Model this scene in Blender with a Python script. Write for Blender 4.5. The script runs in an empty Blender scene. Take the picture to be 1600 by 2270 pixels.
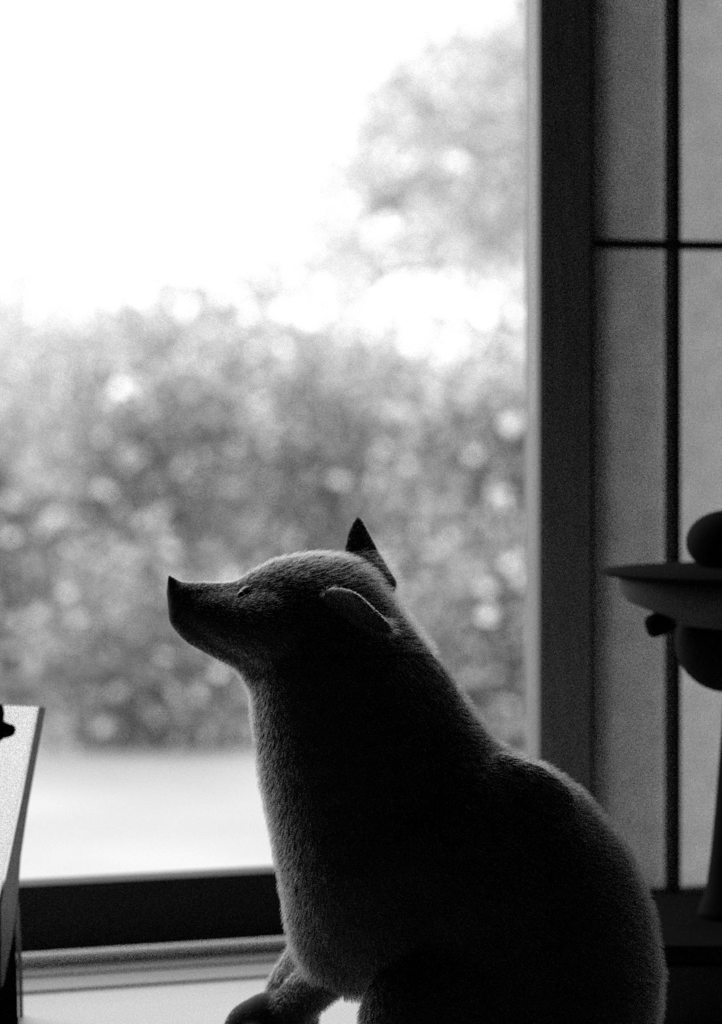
import bpy, bmesh, math, random
import numpy as np
from mathutils import Vector, Matrix

random.seed(7); rng = np.random.default_rng(7)
S = bpy.context.scene
COL = S.collection
# ---------------------------------------------------------------- camera, sky, exposure
F = 6000.0                      # focal length in pixels of the 1600 x 2270 frame
HZ = 850.0                      # eye level in the frame
cam = bpy.data.cameras.new('camera'); camo = bpy.data.objects.new('camera', cam); COL.objects.link(camo)
cam.sensor_fit = 'HORIZONTAL'; cam.sensor_width = 36.0; cam.lens = F*36/1600
cam.shift_x = 0.0; cam.shift_y = -(1135-HZ)/1600
cam.clip_start = 0.05; cam.clip_end = 500
cam.dof.use_dof = True; cam.dof.focus_distance = 1.235; cam.dof.aperture_fstop = 10.3
camo.location = (0, 0, 0); camo.rotation_euler = (math.pi/2, 0, 0)
S.camera = camo

world = bpy.data.worlds.new('overcast_sky'); S.world = world; world.use_nodes = True
bg = world.node_tree.nodes['Background']
bg.inputs[0].default_value = (1, 1, 1, 1); bg.inputs[1].default_value = 3.0
S.view_settings.view_transform = 'Standard'; S.view_settings.look = 'None'
S.view_settings.exposure = 0.12; S.view_settings.gamma = 1.0; S.view_settings.use_curve_mapping = False
pd = bpy.data.lights.new('window_portal', 'AREA'); pd.shape = 'RECTANGLE'; pd.size = 1.8; pd.size_y = 1.62; pd.cycles.is_portal = True
po = bpy.data.objects.new('window_portal', pd); COL.objects.link(po)    # samples the sky through the window opening
S.cycles.max_bounces = 10; S.cycles.transparent_max_bounces = 16
S.cycles.use_denoising = False   # black and white film is grainy

# ---------------------------------------------------------------- helpers
def P(px, py, Y):               # a point of the frame at depth Y, in metres
    return Vector(((px-800)/F*Y, Y, (HZ-py)/F*Y))

TH = math.radians(17.4)         # the window wall recedes towards the right
W0 = Vector((0, 1.642, 0))
UX = Vector((math.cos(TH), math.sin(TH), 0)); NX = Vector((-math.sin(TH), math.cos(TH), 0))
WM = Matrix(((UX.x, NX.x, 0, W0.x), (UX.y, NX.y, 0, W0.y), (0, 0, 1, 0), (0, 0, 0, 1)))
_pm = WM @ Matrix.Translation((.32, .13, .42)) @ Matrix.Rotation(math.radians(-90), 4, 'X')
po.matrix_world = _pm
def U(px, n=0.0):               # u of the wall point seen at column px, at depth n behind the wall plane
    k = (px-800)/F              # x = k*y
    bx_, by_ = W0.x+NX.x*n, W0.y+NX.y*n
    return (k*by_-bx_)/(UX.x-k*UX.y)

def new_mat(name, c, rough=0.6, grain=0.0, scale=20.0, stretch=(1, 1, 1), bump=0.0, metallic=0.0, spec=0.5, sheen=0.0, coords='Object'):
    m = bpy.data.materials.new(name); m.use_nodes = True
    nt = m.node_tree; b = nt.nodes['Principled BSDF']
    b.inputs['Base Color'].default_value = (c, c, c, 1); b.inputs['Roughness'].default_value = rough
    b.inputs['Metallic'].default_value = metallic; b.inputs['Specular IOR Level'].default_value = spec
    if sheen: b.inputs['Sheen Weight'].default_value = sheen
    if grain or bump:
        tc = nt.nodes.new('ShaderNodeTexCoord'); mp = nt.nodes.new('ShaderNodeMapping')
        mp.inputs['Scale'].default_value = stretch
        nz = nt.nodes.new('ShaderNodeTexNoise'); nz.inputs['Scale'].default_value = scale; nz.inputs['Detail'].default_value = 5
        nt.links.new(tc.outputs[coords], mp.inputs['Vector']); nt.links.new(mp.outputs[0], nz.inputs['Vector'])
        if grain:
            r = nt.nodes.new('ShaderNodeMapRange')
            r.inputs['From Min'].default_value = .25; r.inputs['From Max'].default_value = .75
            r.inputs['To Min'].default_value = c*(1-grain); r.inputs['To Max'].default_value = min(1, c*(1+grain))
            nt.links.new(nz.outputs['Fac'], r.inputs['Value']); nt.links.new(r.outputs[0], b.inputs['Base Color'])
        if bump:
            bp = nt.nodes.new('ShaderNodeBump'); bp.inputs['Strength'].default_value = bump; bp.inputs['Distance'].default_value = .002
            nt.links.new(nz.outputs['Fac'], bp.inputs['Height']); nt.links.new(bp.outputs[0], b.inputs['Normal'])
    return m

def translucent_mat(name, refl, trans, grain=0.0, scale=30.0, island=False, lo=0.3, hi=1.6, shape=1.0):
    m = bpy.data.materials.new(name); m.use_nodes = True
    nt = m.node_tree; nt.nodes.remove(nt.nodes['Principled BSDF']); out = nt.nodes['Material Output']
    d = nt.nodes.new('ShaderNodeBsdfDiffuse'); t = nt.nodes.new('ShaderNodeBsdfTranslucent'); a = nt.nodes.new('ShaderNodeAddShader')
    d.inputs[0].default_value = (refl,)*3+(1,); t.inputs[0].default_value = (trans,)*3+(1,)
    nt.links.new(d.outputs[0], a.inputs[0]); nt.links.new(t.outputs[0], a.inputs[1]); nt.links.new(a.outputs[0], out.inputs['Surface'])
    src = None
    if island:
        g = nt.nodes.new('ShaderNodeNewGeometry'); pw = nt.nodes.new('ShaderNodeMath'); pw.operation = 'POWER'
        pw.inputs[1].default_value = shape; nt.links.new(g.outputs['Random Per Island'], pw.inputs[0]); src = pw.outputs[0]
    elif grain:
        tc = nt.nodes.new('ShaderNodeTexCoord'); nz = nt.nodes.new('ShaderNodeTexNoise'); nz.inputs['Scale'].default_value = scale
        nz.inputs['Detail'].default_value = 6
        nt.links.new(tc.outputs['Object'], nz.inputs['Vector']); src = nz.outputs['Fac']; lo, hi = 1-grain, 1+grain
    if src:
        for node, v in ((d, refl), (t, trans)):
            r = nt.nodes.new('ShaderNodeMapRange'); r.inputs['To Min'].default_value = v*lo; r.inputs['To Max'].default_value = v*hi
            nt.links.new(src, r.inputs['Value']); nt.links.new(r.outputs[0], node.inputs[0])
    return m

def obj(name, bm, m, parent=None, smooth=False, kind=None, M=None):
    me = bpy.data.meshes.new(name)
    bmesh.ops.recalc_face_normals(bm, faces=bm.faces[:]) if len(bm.faces) < 5000 else None
    bm.to_mesh(me); bm.free(); me.materials.append(m)
    if smooth: me.shade_smooth()
    o = bpy.data.objects.new(name, me); COL.objects.link(o)
    if M is not None: o.matrix_basis = M
    if parent is not None: o.parent = parent
    if kind: o['kind'] = kind
    return o

def thing(name, label, cat, M=None, group=None):
    o = bpy.data.objects.new(name, None); COL.objects.link(o); o.empty_display_size = .05
    if M is not None: o.matrix_basis = M
    o['label'] = label; o['category'] = cat
    if group: o['group'] = group
    return o

def box(bm, a0, a1, b0, b1, c0, c1, bev=0.0):
    r = bmesh.ops.create_cube(bm, size=1.0)
    vs = r['verts']
    for v in vs:
        v.co = Vector(((a0+a1)/2+v.co.x*(a1-a0), (b0+b1)/2+v.co.y*(b1-b0), (c0+c1)/2+v.co.z*(c1-c0)))
    if bev:
        es = list({e for v in vs for e in v.link_edges})
        bmesh.ops.bevel(bm, geom=es, offset=bev, segments=2, affect='EDGES', profile=.5)
def boxes(*bs, bev=0.0):
    bm = bmesh.new()
    for b in bs: box(bm, *b, bev=bev)
    return bm
def lathe(profile, seg=48, M=None):
    bm = bmesh.new(); rings = []
    for r, z in profile:
        if r < 1e-6: rings.append([bm.verts.new((0, 0, z))])
        else: rings.append([bm.verts.new((r*math.cos(2*math.pi*k/seg), r*math.sin(2*math.pi*k/seg), z)) for k in range(seg)])
    for a, b in zip(rings, rings[1:]):
        for k in range(seg):
            q = (k+1) % seg
            if len(a) == 1 and len(b) == 1: continue
            if len(a) == 1: bm.faces.new((a[0], b[k], b[q]))
            elif len(b) == 1: bm.faces.new((a[k], b[0], a[q]))
            else: bm.faces.new((a[k], b[k], b[q], a[q]))
    if M is not None: bmesh.ops.transform(bm, matrix=M, verts=bm.verts[:])
    return bm
def tube(bm, pts, rads, seg=10):
    rings = []
    for i, p in enumerate(pts):
        p = Vector(p); d = (Vector(pts[min(i+1, len(pts)-1)])-Vector(pts[max(i-1, 0)])).normalized()
        s = d.orthogonal().normalized() if i == 0 else (s-d*s.dot(d)).normalized()
        t = d.cross(s)
        rings.append([bm.verts.new(p+(s*math.cos(2*math.pi*k/seg)+t*math.sin(2*math.pi*k/seg))*rads[i]) for k in range(seg)])
    for a, b in zip(rings, rings[1:]):
        for k in range(seg): bm.faces.new((a[k], a[(k+1) % seg], b[(k+1) % seg], b[k]))
    bm.faces.new(rings[0][::-1]); bm.faces.new(rings[-1])

# ---------------------------------------------------------------- materials
M_dark = new_mat('dark_lacquered_frame', .022, .6, .3, 14, (1, 1, 12), .25, spec=.2)
M_post = new_mat('dark_stained_post', .34, .6, .25, 18, (8, 8, 1), .3)
M_strip = new_mat('pale_sash_edge', .17, .5, .15, 14, (8, 8, 1), .2)
M_wall = new_mat('dim_plaster', .14, .9, .15, 30, (1, 1, 1), .4)
M_ceil = new_mat('ceiling_board', .12, .8, .2, 6, (12, 1, 1), .2)
M_floor = new_mat('floor_mat', .16, .9, .3, 60, (1, 14, 1), .4)
M_sill = new_mat('pale_worn_sill', .62, .42, .10, 10, (1, 10, 1), .15)
M_table = new_mat('white_table', .85, .45, .03, 8, (1, 8, 1), .05)
M_groove = new_mat('aged_groove', .60, .6, .1)
M_paper = translucent_mat('shoji_paper', .5, .36, .10, 60)
M_munt = new_mat('dark_lattice', .03, .6, .3, 20, (1, 1, 8), .2)
M_black = new_mat('black_enamel', .007, .85, .2, 40, bump=.1, spec=.05)
M_blackm = new_mat('black_metal', .006, .9, .2, 40, bump=.05, spec=.03)
M_bowl = new_mat('grey_metal_bowl', .075, .8, .12, 30, bump=.05, spec=.1)
M_chest = new_mat('dark_chest_wood', .009, .95, .3, 16, (1, 1, 9), .2, spec=.02)
M_chestp = new_mat('dark_chest_panel', .03, .8, .3, 16, (9, 1, 1), .2, spec=.1)
M_sheet = translucent_mat('white_sheet', .80, .55, .02, 50)
M_board = translucent_mat('grey_board_edge', .4, .22, .05, 60)
M_ground = new_mat('pale_gravel', .29, .95, .14, 1.6, bump=.3)
M_outer = new_mat('outer_wall', .35, .9, .1, 10, bump=.2)
M_bark = new_mat('bark', .09, .9, .4, 8, (4, 4, 1), .5)

gm = bpy.data.materials.new('window_glass'); gm.use_nodes = True; nt = gm.node_tree
nt.nodes.remove(nt.nodes['Principled BSDF'])
tr = nt.nodes.new('ShaderNodeBsdfTransparent'); gl = nt.nodes.new('ShaderNodeBsdfGlossy'); fr = nt.nodes.new('ShaderNodeLayerWeight'); mx = nt.nodes.new('ShaderNodeMixShader')
tr.inputs[0].default_value = (.97, .97, .97, 1); gl.inputs['Roughness'].default_value = .02; fr.inputs[0].default_value = .5
f5 = nt.nodes.new('ShaderNodeMath'); f5.operation = 'POWER'; f5.inputs[1].default_value = 5; f6 = nt.nodes.new('ShaderNodeMath'); f6.operation = 'MULTIPLY_ADD'
f6.inputs[1].default_value = .9; f6.inputs[2].default_value = .04
nt.links.new(fr.outputs['Facing'], f5.inputs[0]); nt.links.new(f5.outputs[0], f6.inputs[0]); nt.links.new(f6.outputs[0], mx.inputs[0]); nt.links.new(tr.outputs[0], mx.inputs[1]); nt.links.new(gl.outputs[0], mx.inputs[2])
nt.links.new(mx.outputs[0], nt.nodes['Material Output'].inputs['Surface'])
M_glass = gm

# ---------------------------------------------------------------- room shell (wall coordinates: u along, n outwards, z up)
def struct(name, bm, m, M=WM, parent=None):
    o = obj(name, bm, m, parent, M=M if parent is None else None)
    if parent is None: o['kind'] = 'structure'
    return o
UL, UR, NB, ZF, ZC = -2.6, 1.5, -3.4, -0.80, 1.55
WT = .10                                       # thickness of the window wall
uo0, uo1 = -.46, U(1200)                      # glazed opening
us0, us1 = U(1312, .0), 1.15                   # paper screen opening
zr0, zr1 = -.333, -.2934                       # bottom rail of the glazed sash
ztop = 1.20
struct('floor', boxes((UL, UR, NB, .1, ZF-.05, ZF)), M_floor)
struct('ceiling', boxes((UL, UR, NB, .9, ZC, ZC+.05)), M_ceil)
struct('wall_left', boxes((UL-.08, UL, NB, .1, ZF, ZC)), M_wall)
struct('wall_right', boxes((UR, UR+.08, NB, .1, ZF, ZC)), M_wall)
struct('wall_back', boxes((UL, UR, NB-.08, NB, ZF, ZC)), M_wall)
struct('wall_front', boxes((UL, uo0-.04, 0, WT, ZF, ZC), (uo0-.04, us1+.04, 0, WT, ztop+.05, ZC),
                           (us1+.04, UR, 0, WT, ZF, ZC), (uo0-.04, us1+.04, 0, WT, ZF, -.375)), M_wall)
# post between window and paper screen: pale sash edge on its outer half, dark face to the room
struct('trim_1', boxes((U(1200), us0, 0, .026, -.375, ztop+.05), bev=.0012), M_post)
struct('trim_2', boxes((us0-.0038, us0-.0002, .026, .084, -.375, ztop+.05)), M_post)  # unseen outer stub, added to darken the paper next to the post
struct('shade_fin', boxes((us0+.009, us0+.021, .027, .13, -.37, ztop-.002)), M_post)   # unseen fin added behind the paper to shade its left edge
struct('trim_3', boxes((uo0-.04, us1+.04, 0, WT, ztop, ztop+.05)), M_post)
struct('trim_4', boxes((uo0-.04, uo0, 0, .06, -.375, ztop)), M_post)
# pale inner edge of the sash, seen beside the post
struct('trim_5', boxes((U(1200)-.0012, U(1200)-.0002, .001, .026, -.333, ztop)), M_strip)

win = thing('window_1', '', ''); del win['label'], win['category']; win['kind'] = 'structure'; win.matrix_basis = WM
uw1 = U(1200)-.0014
obj('bottom_rail', boxes((uo0+.03, uw1, .0, .022, zr0, zr1), bev=.0012), M_dark, win)
obj('top_rail', boxes((uo0+.03, uw1, .0, .022, ztop-.045, ztop-.001), bev=.0012), M_dark, win)
obj('stile', boxes((uo0, uo0+.03, .0, .022, zr0, ztop-.001), bev=.0012), M_dark, win)
obj('pane', boxes((uo0+.03, uw1, .010, .013, zr1-.004, ztop-.04)), M_glass, win)

# sill with running tracks
sill = thing('trim_6', '', ''); del sill['label'], sill['category']; sill['kind'] = 'structure'; sill.matrix_basis = WM
zs = -.3365
obj('sill_board', boxes((uo0, us1, -.0985, .06, zs-.030, zs-.0017), bev=.001), M_groove, sill)
for a, b in ((-.0980, -.0895), (-.081, -.053), (-.042, -.024), (-.016, .056)):
    obj('track_ridge', boxes((uo0, U(1320), a, b, zs-.0017, zs), bev=.0012), M_sill, sill)

# paper screen
sho = thing('window_2', '', ''); del sho['label'], sho['category']; sho['kind'] = 'structure'; sho.matrix_basis = WM
n0 = .004
zb = (HZ-1976)/F*1.704
def Zat(py, px): 
    u = U(px, n0); y = W0.y+UX.y*u+NX.y*n0; return (HZ-py)/F*y
obj('bottom_rail', boxes((us0, us1, n0, n0+.022, -.374, Zat(1978, 1500)), bev=.001), M_dark, sho)
obj('top_rail', boxes((us0, us1, n0, n0+.022, ztop-.04, ztop), bev=.001), M_dark, sho)
obj('stile', boxes((us1-.03, us1, n0, n0+.022, Zat(1978, 1500), ztop-.04), bev=.001), M_dark, sho)
obj('stile', boxes((us0, us0+.003, n0, n0+.022, Zat(1978, 1500), ztop-.04)), M_dark, sho)
obj('added_paper', boxes((us0+.003, U(1500, n0), n0+.0195, n0+.0201, Zat(1978, 1500), ztop-.04)), translucent_mat('added_paper_layer', .28, .58, .06, 60), sho)  # second paper layer, added behind to darken the left column
obj('paper', boxes((us0+.003, us1-.03, n0+.016, n0+.0166, Zat(1978, 1500), ztop-.04)), M_paper, sho)
um = U(1503, n0); wm = .0028; du = um-us0+.004
for k in range(16):
    a = um+du*1.55*k if k else um
    if a > us1-.04: break
    obj('upright_bar', boxes((a-wm, a+wm, n0+.002, n0+.0155, Zat(1978, 1500), ztop-.04)), M_munt, sho)
zm = Zat(542, 1500)
for k in (0, 1):
    z = zm+k*.29+(.28 if k > 1 else 0)
    obj('cross_bar', boxes((us0+.003, us1-.03, n0+.004, n0+.0152, z-.0030, z+.0030)), M_munt, sho)

# ---------------------------------------------------------------- table the cat sits on
zt = -.335
tb = thing('low_table', 'broad white-topped table pushed up to the window sill, with the black cat sitting on it', 'table', WM)
obj('table_top', boxes((-1.45, .52, -.98, -.1005, zt-.03, zt), bev=.002), M_table, tb)
for a in (-1.40, .47):
    for b in (-.93, -.16):
        obj('leg', boxes((a-.02, a+.02, b-.02, b+.02, ZF, zt-.03), bev=.002), M_table, tb)
obj('apron', boxes((-1.38, .45, -.94, -.92, zt-.09, zt-.03)), M_table, tb)

# ---------------------------------------------------------------- chest in the lower right corner
YC = 1.395
ztc = -.290
cM = Matrix.Translation((P(1425, 0, YC).x, YC, zt))
ch = thing('wooden_box', 'low dark wooden box behind the cat, at the foot of the paper screen', 'box', cM)
hc = ztc-zt
obj('lid', boxes((0, .34, 0, .145, hc-.008, hc), bev=.0015), M_chest, ch)
obj('body', boxes((.004, .336, .006, .141, 0, hc-.009)), M_chest, ch)
obj('front_panel', boxes((.010, .330, .003, .006, .002, hc-.011), bev=.0006), M_chestp, ch)

# ---------------------------------------------------------------- lamp at the right edge
YL = 1.475
pl = YL/F
lx = (1628-800)*pl
lz0 = ztc
lM = Matrix.Translation((lx, YL, lz0+.0003))
lp = thing('table_lamp', 'dark table lamp with ball knob and wide flat rim, at the right edge', 'lamp', lM)
def zz(py): return (HZ-py)*pl-lz0
def prof(pts): return [((r)*pl, zz(py)) for r, py in pts]
obj('knob', lathe([(abs(96*pl*math.sin(t)) if 0 < t < math.pi else 0, zz(1203)+72*pl*math.cos(t)) for t in [math.pi*k/18 for k in range(19)]],
                  M=Matrix.Translation((-12*pl, 0, 0))), M_black, lp, True)
obj('rim_plate', lathe(prof([(0, 1250), (60, 1254), (180, 1257), (290, 1266), (297, 1269), (292, 1274), (245, 1281), (150, 1296), (40, 1328), (0, 1334)]), 64), M_blackm, lp, True)
obj('bowl', lathe(prof([(0, 1300), (244, 1279), (256, 1284), (253, 1314), (238, 1334), (192, 1353), (110, 1390), (60, 1410), (0, 1426)]), 64), M_bowl, lp, True)
kb = lathe([(0, -.0075), (.004, -.0074), (.0062, -.005), (.0066, 0), (.0062, .005), (.004, .0074), (0, .0075)], 20,
           M=Matrix.Translation(((1455-1628)*pl, -.012, zz(1380))) @ Matrix.Rotation(math.radians(70), 4, 'Y'))
obj('screw_knob', kb, M_black, lp, True)
obj('ball_joint', lathe([(abs(116*pl*math.sin(t)) if 0 < t < math.pi else 0, zz(1424)+112*pl*math.cos(t)) for t in [math.pi*k/22 for k in range(23)]],
                        M=Matrix.Translation((-16*pl, 0, 0))), M_black, lp, True)
obj('stem', lathe(prof([(0, 1500), (22, 1510), (28, 1600), (36, 1700), (44, 1800), (54, 1900), (64, 1975), (78, 2015), (84, 2028), (0, 2029)]), 40), M_black, lp, True)

# ---------------------------------------------------------------- sheet stand at the left edge
YB = 1.40
def B(px, py, dy=0.0): return P(px, py, YB+dy)
es = thing('sheet_stand', 'black tabletop stand at the left edge holding up a white sheet', 'stand', Matrix.Translation(Vector((B(-40, 2300).x, YB, zt))))
off = Vector((B(-40, 2300).x, YB, zt))
def prism(front, back):
    bm = bmesh.new(); a = [bm.verts.new(v-off) for v in front]; b = [bm.verts.new(v-off) for v in back]
    bm.faces.new(a); bm.faces.new(b[::-1]); n = len(a)
    for k in range(n): bm.faces.new((a[k], b[k], b[(k+1) % n], a[(k+1) % n]))
    return bm
shq = [(-330, 1552), (87, 1566), (-6, 2010), (-420, 2020)]
obj('white_sheet', prism([B(x, y, .0) for x, y in shq], [B(x, y, .0006) for x, y in shq]), M_sheet, es)
ed = [(87, 1566), (101, 1570), (62, 1790), (46, 1900), (40, 1985), (28, 2075), (8, 2180), (2, 2190), (2, 2010), (10, 1955), (47, 1775)]
obj('board_edge', prism([B(x, y, -.001) for x, y in ed], [B(x, y, .004) for x, y in ed]), M_board, es)
yb = HZ - zt*F/YB
pf = [(30, 2052), (34, 2085), (38, 2160), (41, 2270), (44, yb-1), (-300, yb-1), (-300, 2004), (-6, 2004), (3, 2015), (4, 2100), (6, 2178), (12, 2150)]
obj('foot_block', prism([B(x, y, .005) for x, y in pf], [B(x, y, .030) for x, y in pf]), M_black, es)
pr = [(41, 1995), (46, 2085), (50, 2160), (52, yb-1), (43, yb-1), (40, 2160), (34, 2060)]
obj('rear_strut', prism([B(x, y, .031) for x, y in pr], [B(x, y, .036) for x, y in pr]), translucent_mat('grey_strut', .3, .12, .05, 60), es)

cl = thing('spring_clip', 'small black clip gripping the top edge of the white sheet, far left', 'clip', Matrix.Translation(B(0, 1600, -.004)))
off = B(0, 1600, -.004)
cp = [(-40, 1558), (6, 1562), (10, 1580), (8, 1598), (20, 1604), (30, 1612), (32, 1628), (22, 1634), (8, 1637), (-4, 1648), (-40, 1660)]
obj('jaw', prism([B(x, y, -.006) for x, y in cp], [B(x, y, -.0012) for x, y in cp]), M_blackm, cl)
kk = lathe([(0, -.0035), (.002, -.0034), (.0030, -.002), (.0030, .002), (.002, .0034), (0, .0035)], 18, M=Matrix.Translation(B(21, 1619, -.006)-off) @ Matrix.Rotation(math.pi/2, 4, 'X'))
obj('knob', kk, M_blackm, cl, True)

# ---------------------------------------------------------------- the cat
HY = 1.285
chains = []     # lists of (px, py, r_px, Y, depth scale)
def C(*nodes): chains.append(nodes)
# cranium, brow, bridge, nose
C((735, 1350, 122, HY, 1.22), (690, 1340, 114, HY, 1.30), (640, 1336, 102, HY, 1.32), (592, 1340, 84, HY, 1.25), (550, 1348, 66, HY-.001, 1.15),
  (500, 1346, 57, HY-.001, 1.1), (450, 1340, 53, HY-.001, 1.1), (412, 1330, 43, HY-.001, 1.1), (392, 1314, 27, HY-.001, 1.2))
C((392, 1314, 26, HY-.001, 1.2), (384, 1295, 17, HY-.001, 1.4), (374, 1277, 8, HY-.001, 1.4))
C((408, 1330, 41, HY, 1.1), (414, 1365, 44, HY, 1.2), (442, 1385, 52, HY, 1.2), (495, 1403, 62, HY, 1.25), (560, 1418, 78, HY, 1.3), (640, 1400, 110, HY, 1.3), (720, 1400, 132, HY, 1.2))
C((435, 1352, 42, HY-.006, 1.0), (475, 1364, 56, HY-.008, 1.0), (540, 1385, 72, HY-.012, 1.0), (610, 1392, 92, HY-.018, .9))     # near whisker pad and cheek
C((435, 1348, 42, HY+.006, 1.0), (475, 1358, 54, HY+.008, 1.0), (540, 1372, 68, HY+.012, 1.0), (610, 1380, 88, HY+.018, .9))
C((520, 1400, 62, HY, 1.2), (548, 1436, 46, HY, 1.3), (600, 1480, 70, HY, 1.2), (660, 1470, 120, HY, 1.1))
# neck
C((735, 1365, 128, HY, 1.15), (738, 1430, 168, HY, 1.0), (748, 1500, 200, HY, .95), (772, 1580, 218, HY, .92), (800, 1680, 232, HY, .95), (832, 1790, 240, HY, 1.0),
  (862, 1900, 250, HY-.002, 1.02), (880, 1965, 240, HY-.004, 1.0))
C((862, 1900, 240, HY, 1), (825, 1990, 200, HY, 1.05), (798, 2045, 162, HY, 1.1))
C((760, 1395, 125, HY, 1.05), (800, 1465, 140, HY, 1.0), (860, 1560, 150, HY, 1.0), (905, 1650, 160, HY, 1.0), (960, 1760, 180, HY, 1.05))
# back and shoulder blades
C((960, 1760, 175, HY, 1.1), (1080, 1822, 165, HY, 1.15), (1180, 1880, 165, HY, 1.2), (1222, 1965, 185, HY-.002, 1.2), (1240, 2070, 208, HY-.003, 1.15), (1245, 2180, 220, HY-.003, 1.15), (1240, 2240, 225, HY-.003, 1.1))
C((1040, 1790, 110, HY-.024, .8), (1105, 1752, 85, HY-.022, .6), (1175, 1758, 68, HY-.020, .5), (1225, 1775, 50, HY-.018, .5))
C((1040, 1790, 110, HY+.024, .8), (1105, 1755, 85, HY+.022, .6), (1180, 1768, 74, HY+.020, .5), (1225, 1788, 60, HY+.018, .5))
C((1000, 1850, 200, HY, 1.2), (1060, 2000, 250, HY-.003, 1.1), (1080, 2130, 260, HY-.003, 1.1))
C((1180, 1760, 70, HY, 1.5), (1240, 1815, 78, HY, 1.5), (1275, 1900, 100, HY, 1.5))
# shoulder and near foreleg
C((900, 1900, 170, HY-.028, .8), (880, 2010, 130, HY-.032, .7), (845, 2080, 90, HY-.030, .75))
C((845, 2080, 86, HY-.030, .8), (780, 2122, 68, HY-.012, .8), (715, 2168, 58, HY+.010, .9), (665, 2215, 54, HY+.026, 1.0), (632, 2258, 60, HY+.036, 1.0))
# far foreleg
C((800, 2020, 160, HY+.020, .7), (745, 2085, 100, HY+.030, .8), (694, 2128, 64, HY+.040, .9), (652, 2186, 60, HY+.055, .9), (628, 2232, 56, HY+.070, .9))
# near fore paw with toes
PY = HY+.042
fl = lambda Y: HZ-zt*F/Y
C((640, 2262, 70, PY-.004, 1.0), (600, 2283, 88, PY-.004, .85), (572, 2296, 82, PY-.006, .9))
for dx, dy, Yo, r in ((-62, 22, .013, 34), (-70, 34, .000, 38), (-58, 44, -.014, 38), (-26, 48, -.026, 36)):
    C((586, 2286, 60, PY-.003, .8), (580+dx, 2268+dy, r, PY+Yo, 1.0), (578+dx*1.15, fl(PY+Yo)-r-2, r-3, PY+Yo, 1.0))
C((610, 2315, 60, PY-.004, 1.0), (565, 2322, 50, PY-.008, 1.1))
# far fore paw
QY = HY+.086
C((625, 2240, 46, QY, 1.0), (600, fl(QY)-36, 32, QY, 1.3))
# haunch, knee, hind foot
C((1130, 2190, 200, HY-.030, .7), (1000, 2240, 165, HY-.045, .75), (940, 2262, 148, HY-.048, .8))
C((1000, 2280, 150, HY-.045, .8), (960, 2400, 110, HY-.045, .8), (920, 2440, 60, HY-.048, .8), (800, 2470, 42, HY-.048, .9), (740, 2478, 40, HY-.048, 1.2))
C((1130, 2190, 200, HY+.030, .7), (1000, 2240, 140, HY+.040, .7), (960, 2300, 110, HY+.045, .8), (900, 2340, 50, HY+.050, .8))
C((1245, 2180, 218, HY-.003, 1.1), (1230, 2230, 200, HY-.003, 1.2), (1050, 2240, 180, HY, 1.2))
# tail, curled away along the table
ty = lambda Y: HZ-(zt+.012)*F/Y
C((1330, 2330, 75, HY-.01, 1), (1425, ty(1.262), 52, 1.262, 1), (1410, ty(1.215), 48, 1.215, 1), (1250, ty(1.185), 46, 1.185, 1), (1080, ty(1.175), 42, 1.175, 1), (950, ty(1.18), 34, 1.18, 1))

ico_bm = bmesh.new(); bmesh.ops.create_icosphere(ico_bm, subdivisions=3, radius=1.0)
ico_v = np.array([v.co[:] for v in ico_bm.verts]); ico_f = np.array([[v.index for v in f.verts] for f in ico_bm.faces]); ico_bm.free()
V, Fc = [], []; nv = 0
def ball(c, r, ds):
    global nv
    V.append(ico_v*np.array([r, r*ds, r])+np.array(c)); Fc.append(ico_f+nv); nv += len(ico_v)
SH = 3.0   # the body sits a little inside the furry outline
for ch_ in chains:
    for a, b in zip(ch_, ch_[1:]):
        d = math.hypot(b[0]-a[0], b[1]-a[1])+abs(b[3]-a[3])*4600
        n = max(2, int(d/max(5, min(a[2], b[2])*.28)))
        for k in range(n+1):
            t = k/n; q = [a[i]*(1-t)+b[i]*t for i in range(5)]
            r = max(4, q[2]-SH)*q[3]/F
            c = P(q[0], q[1], q[3])
            c.z = max(c.z, zt+.0005+r*.98) if q[1] > 2150 else c.z
            ball(c, r, q[4])
def ear(base_a, base_b, tip, cup, dep=.011, th=.0016, n=26):
    """base_a/base_b: the two ends of the ear's base, tip, cup: vector the hollow side faces"""
    for i in range(n+1):
        t = i/n
        for j in range(n+1):
            s = j/n*2-1
            w = (1-t)**.8
            mid = (base_a+base_b)/2*(1-t)+tip*t
            p = mid+(base_b-base_a)/2*s*w + cup*(-dep*(1-s*s)*w*(1-t*.3)) + cup*.004*t*(1-t)
            ball(p, th*(1.25-.5*t), 1.0)
EARS = []
fe = (P(770, 1238, HY+.016), P(860, 1300, HY+.030), P(795, 1146, HY+.034), Vector((-.75, -.1, .25)).normalized())
ne = (P(722, 1316, HY-.034), P(866, 1398, HY-.036), P(786, 1318, HY-.086), Vector((-.45, .15, .85)).normalized())
ear(*fe); ear(*ne, dep=.004)
# fill under the far ear
C2 = [(790, 1262, 36, HY+.02, 1), (826, 1284, 32, HY+.024, 1), (846, 1304, 30, HY+.026, 1), (812, 1262, 26, HY+.028, 1)]
for q in C2: ball(P(q[0], q[1], q[3]), q[2]*q[3]/F, 1)
V = np.concatenate(V); Fc = np.concatenate(Fc)
tmp = bpy.data.meshes.new('cat_raw'); tmp.from_pydata(V.tolist(), [], Fc.tolist()); tmp.update()
to = bpy.data.objects.new('cat_raw', tmp); COL.objects.link(to)
md = to.modifiers.new('r', 'REMESH'); md.mode = 'VOXEL'; md.voxel_size = .0013; md.adaptivity = 0
sm = to.modifiers.new('s', 'SMOOTH'); sm.factor = .5; sm.iterations = 9
dg = bpy.context.evaluated_depsgraph_get(); cm = bpy.data.meshes.new_from_object(to.evaluated_get(dg))
bpy.data.objects.remove(to)
cm.name = 'cat_body'

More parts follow.
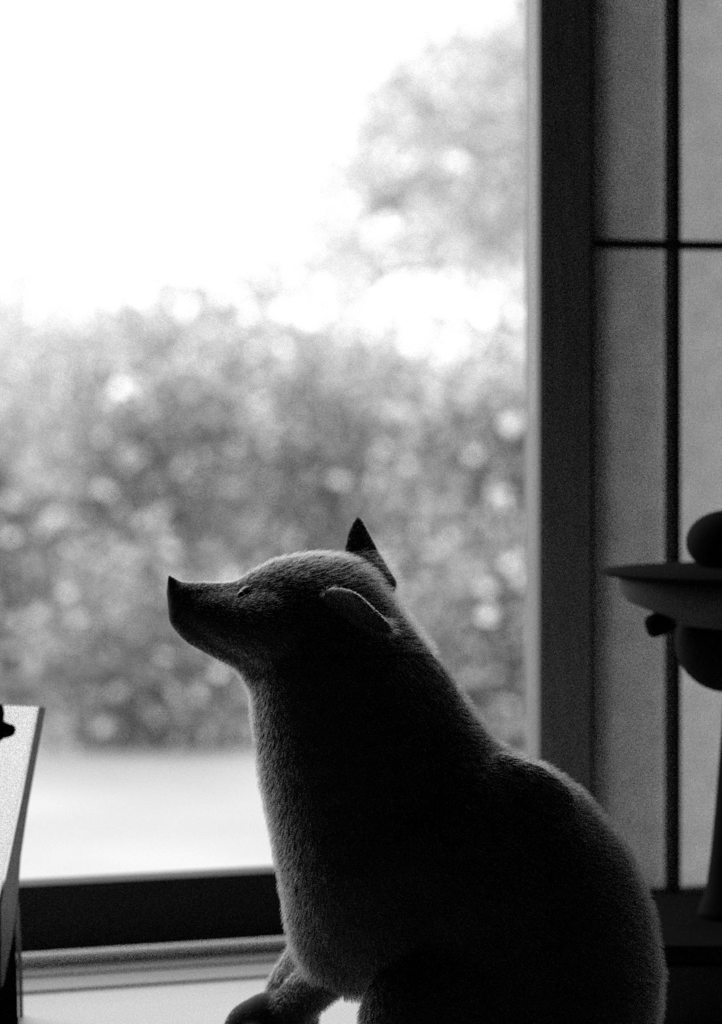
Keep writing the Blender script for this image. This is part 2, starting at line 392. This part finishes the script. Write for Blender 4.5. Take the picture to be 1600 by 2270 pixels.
M_cat = new_mat('black_cat_coat', .016, .65, .35, 90, bump=.25, spec=.25, sheen=0)
cm.materials.clear(); cm.materials.append(M_cat); cm.shade_smooth()
cat = thing('cat', 'black cat sitting on the white table, looking out of the window to the left', 'cat', Matrix.Translation((P(1000, 0, HY).x, HY, zt)))
oc = Vector((P(1000, 0, HY).x, HY, zt))
cm.transform(Matrix.Translation(-oc))
body = bpy.data.objects.new('body', cm); COL.objects.link(body); body.parent = cat
M_eye = new_mat('cat_eye', .05, .15, spec=.3)
M_pup = new_mat('cat_pupil', .004, .05, spec=.8)
def ball_bm(c, r, sx=1, sy=1, sz=1):
    bm = bmesh.new(); bmesh.ops.create_uvsphere(bm, u_segments=24, v_segments=16, radius=r)
    for v in bm.verts: v.co = Vector((v.co.x*sx, v.co.y*sy, v.co.z*sz))+c-oc
    return bm
for px, py, yy, sg in ((556, 1330, HY-.0125, -1), (558, 1318, HY+.0125, 1)):
    c = P(px, py, yy)
    e = obj('eye', ball_bm(c, .0072), M_eye, body, True)
    obj('pupil', ball_bm(c+Vector((-.0042, sg*.0040, .0006)), .0026, 1, 1, 1.5), M_pup, e, True)
obj('nose', ball_bm(P(387, 1302, HY-.001), .0032, .8, 1.5, .9), new_mat('cat_nose', .02, .35, bump=.2, scale=400), body, True)

# fur: short fine hairs over the whole coat
n_h = 150000
me = cm; me.calc_loop_triangles()
nt_ = len(me.loop_triangles); tri = np.empty(nt_*3, np.int32); me.loop_triangles.foreach_get('vertices', tri); tri = tri.reshape(-1, 3)
co = np.empty(len(me.vertices)*3, np.float32); me.vertices.foreach_get('co', co); co = co.reshape(-1, 3)
no = np.empty(len(me.vertices)*3, np.float32); me.vertices.foreach_get('normal', no); no = no.reshape(-1, 3)
A = np.linalg.norm(np.cross(co[tri[:, 1]]-co[tri[:, 0]], co[tri[:, 2]]-co[tri[:, 0]]), axis=1)
pick = rng.choice(nt_, n_h, p=A/A.sum())
w = rng.dirichlet((1, 1, 1), n_h).astype(np.float32)
pos = (co[tri[pick]]*w[:, :, None]).sum(1); nor = (no[tri[pick]]*w[:, :, None]).sum(1); nor /= np.linalg.norm(nor, axis=1)[:, None]+1e-9
Wp = pos+np.array(oc[:]); px_ = 800+F*Wp[:, 0]/Wp[:, 1]; py_ = HZ-F*Wp[:, 2]/Wp[:, 1]
keep = (Wp[:, 2] > zt+.004)
flow = np.where((py_ < 1450)[:, None], np.array([[.9, 0, -.25]]), np.array([[.25, 0, -1.0]]))
flow = np.where(((px_ > 1000) & (py_ < 2300))[:, None], np.array([[.6, 0, -.6]]), flow)
ln = np.interp(px_, [360, 420, 520, 600, 700, 1600], [.0006, .0018, .0030, .0046, .0052, .0056])
ln = np.where(py_ < 1222, .0011, ln)          # ear tips
near_ear = (Wp[:, 1] < HY-.042) & (py_ < 1420); ln = np.where(near_ear, .0014, ln)
ln = np.where(py_ > 2170, np.where(px_ < 760, .0022, .0042), ln)
ln = ln*rng.uniform(.6, 1.15, n_h)
d0 = nor*.55+flow*.6+rng.normal(0, .15, (n_h, 3)); d0 /= np.linalg.norm(d0, axis=1)[:, None]
d1 = nor*.38+flow*.9+rng.normal(0, .13, (n_h, 3)); d1 /= np.linalg.norm(d1, axis=1)[:, None]
k0 = pos-nor*.0003; k1 = k0+d0*ln[:, None]*.5; k2 = k1+(d0*.5+d1*.5)*ln[:, None]*.3; k3 = k2+d1*ln[:, None]*.25
pts = np.stack([k0, k1, k2, k3], 1)[keep].astype(np.float32); nh = len(pts)
hc_ = bpy.data.hair_curves.new('fur'); hc_.add_curves([4]*nh)
hc_.attributes['position'].data.foreach_set('vector', pts.reshape(-1))
ra = hc_.attributes.get('radius') or hc_.attributes.new('radius', 'FLOAT', 'POINT')
ra.data.foreach_set('value', np.tile(np.array([.00006, .00005, .00004, .000012], np.float32), nh))
M_fur = bpy.data.materials.new('cat_fur'); M_fur.use_nodes = True; nt = M_fur.node_tree; nt.nodes.remove(nt.nodes['Principled BSDF'])
hb = nt.nodes.new('ShaderNodeBsdfHairPrincipled'); hb.parametrization = 'COLOR'; hb.inputs['Color'].default_value = (.10, .10, .10, 1)
hb.inputs['Roughness'].default_value = .4; hb.inputs['Radial Roughness'].default_value = .6; hb.inputs['IOR'].default_value = 1.33
nt.links.new(hb.outputs[0], nt.nodes['Material Output'].inputs['Surface'])
hc_.materials.append(M_fur)
fur = bpy.data.objects.new('fur', hc_); COL.objects.link(fur); fur.parent = body; fur['kind'] = 'stuff'

# ---------------------------------------------------------------- the garden
ZG = -1.15
gr = obj('ground', boxes((-60, 60, 2.2, 140, ZG-.2, ZG)), M_ground, kind='structure')
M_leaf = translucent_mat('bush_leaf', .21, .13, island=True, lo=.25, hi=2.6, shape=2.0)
M_leaf2 = translucent_mat('pale_leaf', .30, .18, island=True, lo=.5, hi=1.8)  # lighter than the bushes: distance haze is put into the colour
M_leaf3 = translucent_mat('hazy_leaf', .37, .25, island=True, lo=.8, hi=1.15)  # haze of the far foliage painted as a paler leaf tone
M_glint = translucent_mat('white_glint', .85, .10, island=True, lo=.95, hi=1.0)  # near-white colour stands in for leaf glints and sky gaps

def leaves(n, cen, size, rng_, flat=.0):
    """cen: n x 3 centres; returns a mesh of bent diamond leaves"""
    a = rng_.normal(size=(n, 3)); a[:, 2] -= flat; a /= np.linalg.norm(a, axis=1)[:, None]
    b = rng_.normal(size=(n, 3)); b -= a*(a*b).sum(1)[:, None]; b /= np.linalg.norm(b, axis=1)[:, None]
    c = np.cross(a, b)
    s = (size*rng_.uniform(.6, 1.4, n))[:, None]
    v = np.stack([cen-a*s*.5, cen+b*s*.26+c*s*.05, cen+a*s*.5, cen-b*s*.26+c*s*.05], 1).reshape(-1, 3)
    i = np.arange(n)[:, None]*4
    f = np.concatenate([i+np.array([[0, 1, 2]]), i+np.array([[0, 2, 3]])], 1).reshape(-1, 3)
    m = bpy.data.meshes.new('foliage'); m.from_pydata(v.tolist(), [], f.tolist()); m.update(); return m

def bush(name, label, cat, X, Y, w, dpt, zlo, zhi, n, size, mat, group=None, clumps=70, sp=.10, stems=7, fn=None):
    o = thing(name, label, cat, Matrix.Translation((X, Y, ZG)), group)
    r = np.random.default_rng(int(abs(X*977+Y*131+w*17)*10) % 99991)
    # clumps inside a rounded volume
    cc = r.normal(size=(clumps, 3)); cc /= np.linalg.norm(cc, axis=1)[:, None]; cc *= (r.uniform(0, 1, clumps)**.33)[:, None]
    cc = cc*np.array([w/2, dpt/2, (zhi-zlo)/2])*.92+np.array([0, 0, (zhi+zlo)/2-ZG])
    if fn is not None: cc = fn(cc, r)
    k = r.integers(0, len(cc), n); cen = cc[k]+r.normal(0, sp, (n, 3))
    cen[:, 2] = np.maximum(cen[:, 2], .03)
    m = leaves(n, cen, size, r); m.materials.append(mat)
    f = bpy.data.objects.new('foliage', m); COL.objects.link(f); f.parent = o; f['kind'] = 'stuff'
    for s in range(stems):
        q = cc[r.integers(0, len(cc))]; bm = bmesh.new(); b0 = Vector((r.uniform(-.12, .12)*w, r.uniform(-.1, .1)*dpt, -.02)); q = Vector(q)
        mid = (b0+q)/2+Vector(r.normal(0, .05, 3)); tube(bm, [b0, b0.lerp(mid, .5), mid, mid.lerp(q, .6), q], [.016, .014, .011, .008, .004], 7)
        obj('stem', bm, M_bark, o, True)
    return o
def gx(px, Y): return (px-800)/F*Y
def gz(py, Y): return (HZ-py)/F*Y
G1 = 'bushes along the far side of the gravel'
bush('leafy_bush', 'grey leafy bush at the left edge of the garden, behind the white sheet', 'bush', gx(-60, 9.5), 9.5, .62, .5, ZG, gz(930, 9.5), 4200, .055, M_leaf, G1)
bush('leafy_bush', 'tall grey bush in the garden, left of the cat\'s nose', 'bush', gx(350, 10.3), 10.3, .82, .6, ZG, gz(745, 10.3), 5200, .055, M_leaf, G1)
bush('leafy_bush', 'low pale bush under the cat\'s chin, in front of the others', 'bush', gx(330, 8.6), 8.6, .85, .35, ZG, gz(1230, 8.6), 3200, .05, M_leaf, G1)
bush('leafy_bush', 'tall grey bush seen above the cat\'s head', 'bush', gx(690, 11.2), 11.2, .85, .6, ZG, gz(750, 11.2), 5000, .055, M_leaf, G1)
bush('leafy_bush', 'broad bush with bright leaves beside the dark post', 'bush', gx(1075, 9.8), 9.8, .85, .6, ZG, gz(770, 9.8), 5600, .055, M_leaf, G1)
bush('leafy_bush', 'bush low behind the cat\'s neck and the dark post', 'bush', gx(1120, 8.5), 8.5, .6, .35, ZG, gz(1180, 8.5), 2600, .05, M_leaf, G1)
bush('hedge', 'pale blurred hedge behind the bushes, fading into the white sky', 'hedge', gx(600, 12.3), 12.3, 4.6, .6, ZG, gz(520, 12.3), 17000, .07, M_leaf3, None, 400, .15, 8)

def tree_fn(cc, r):
    n = 170; t = r.uniform(0, 1, n)**.8                 # 0 top, 1 bottom of the drooping crown
    py = 20+t*590
    left = np.interp(py, [0, 120, 250, 400, 600], [880, 850, 790, 720, 690])
    px = left+(1330-left)*r.uniform(0, 1, n)**.8
    Y = 14+r.uniform(-.7, .7, n)
    return np.stack([(px-800)/F*14-gx(1180, 14), Y-14, (HZ-py)/F*14-ZG], 1)
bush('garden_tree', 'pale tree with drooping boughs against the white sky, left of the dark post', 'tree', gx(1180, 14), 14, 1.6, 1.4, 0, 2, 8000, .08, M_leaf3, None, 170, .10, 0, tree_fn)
tree = [o for o in COL.objects if o.name.startswith('garden_tree')][0]
bm = bmesh.new(); tube(bm, [(0, 0, -.03), (.02, 0, 1.0), (-.03, .03, 2.0), (.02, 0, 3.2), (0, 0, 3.9)], [.09, .075, .06, .04, .02], 10); obj('trunk', bm, M_bark, tree, True)
for zb_, dx, dz in ((1.6, -1.0, .1), (2.0, -1.05, .05), (2.4, -.9, .2), (2.8, -.75, .1), (2.2, .7, .1), (3.1, -.5, .3)):
    bm = bmesh.new(); tube(bm, [(0, 0, zb_), (dx*.4, -.05, zb_+.15), (dx*.75, -.1, zb_+dz), (dx, -.15, zb_+dz-.25)], [.03, .022, .014, .006], 7); obj('bough', bm, M_bark, tree, True)
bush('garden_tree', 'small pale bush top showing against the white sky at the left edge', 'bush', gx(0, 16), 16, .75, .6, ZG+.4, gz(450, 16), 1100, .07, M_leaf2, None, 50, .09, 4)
lb = [o for o in COL.objects if o.name.startswith('leafy_bush')][2]
bm = bmesh.new(); YB2 = 8.1
tube(bm, [Vector((gx(x, YB2), YB2, gz(y, YB2)))-lb.location for x, y in ((-160, 1530), (0, 1522), (90, 1512), (180, 1488), (250, 1476), (340, 1486), (420, 1540))], [.02, .021, .021, .021, .019, .012, .006], 7)
obj('low_branch', bm, M_bark, lb, True)
# white shapes added as painted glints and sky gaps among the leaves
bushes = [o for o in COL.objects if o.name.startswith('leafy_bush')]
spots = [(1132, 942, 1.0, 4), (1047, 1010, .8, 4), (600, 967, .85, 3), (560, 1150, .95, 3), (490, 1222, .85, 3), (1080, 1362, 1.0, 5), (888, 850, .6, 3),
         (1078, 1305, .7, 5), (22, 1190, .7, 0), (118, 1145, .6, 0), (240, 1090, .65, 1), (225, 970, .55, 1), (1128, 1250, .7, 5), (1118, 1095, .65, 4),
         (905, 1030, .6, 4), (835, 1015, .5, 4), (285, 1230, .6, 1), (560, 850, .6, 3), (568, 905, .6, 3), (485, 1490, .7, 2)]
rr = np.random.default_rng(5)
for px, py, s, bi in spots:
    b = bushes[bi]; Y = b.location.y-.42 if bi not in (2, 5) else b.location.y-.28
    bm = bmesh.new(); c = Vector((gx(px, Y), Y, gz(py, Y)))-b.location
    for k in range(5):                              # five broad white blades make one glint
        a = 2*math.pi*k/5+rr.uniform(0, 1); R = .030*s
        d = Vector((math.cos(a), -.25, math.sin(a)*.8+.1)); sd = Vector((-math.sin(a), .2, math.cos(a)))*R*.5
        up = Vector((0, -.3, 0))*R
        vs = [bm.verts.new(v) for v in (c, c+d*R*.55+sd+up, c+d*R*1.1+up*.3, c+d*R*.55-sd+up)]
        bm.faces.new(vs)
    obj('leaf_glint', bm, M_glint, b)
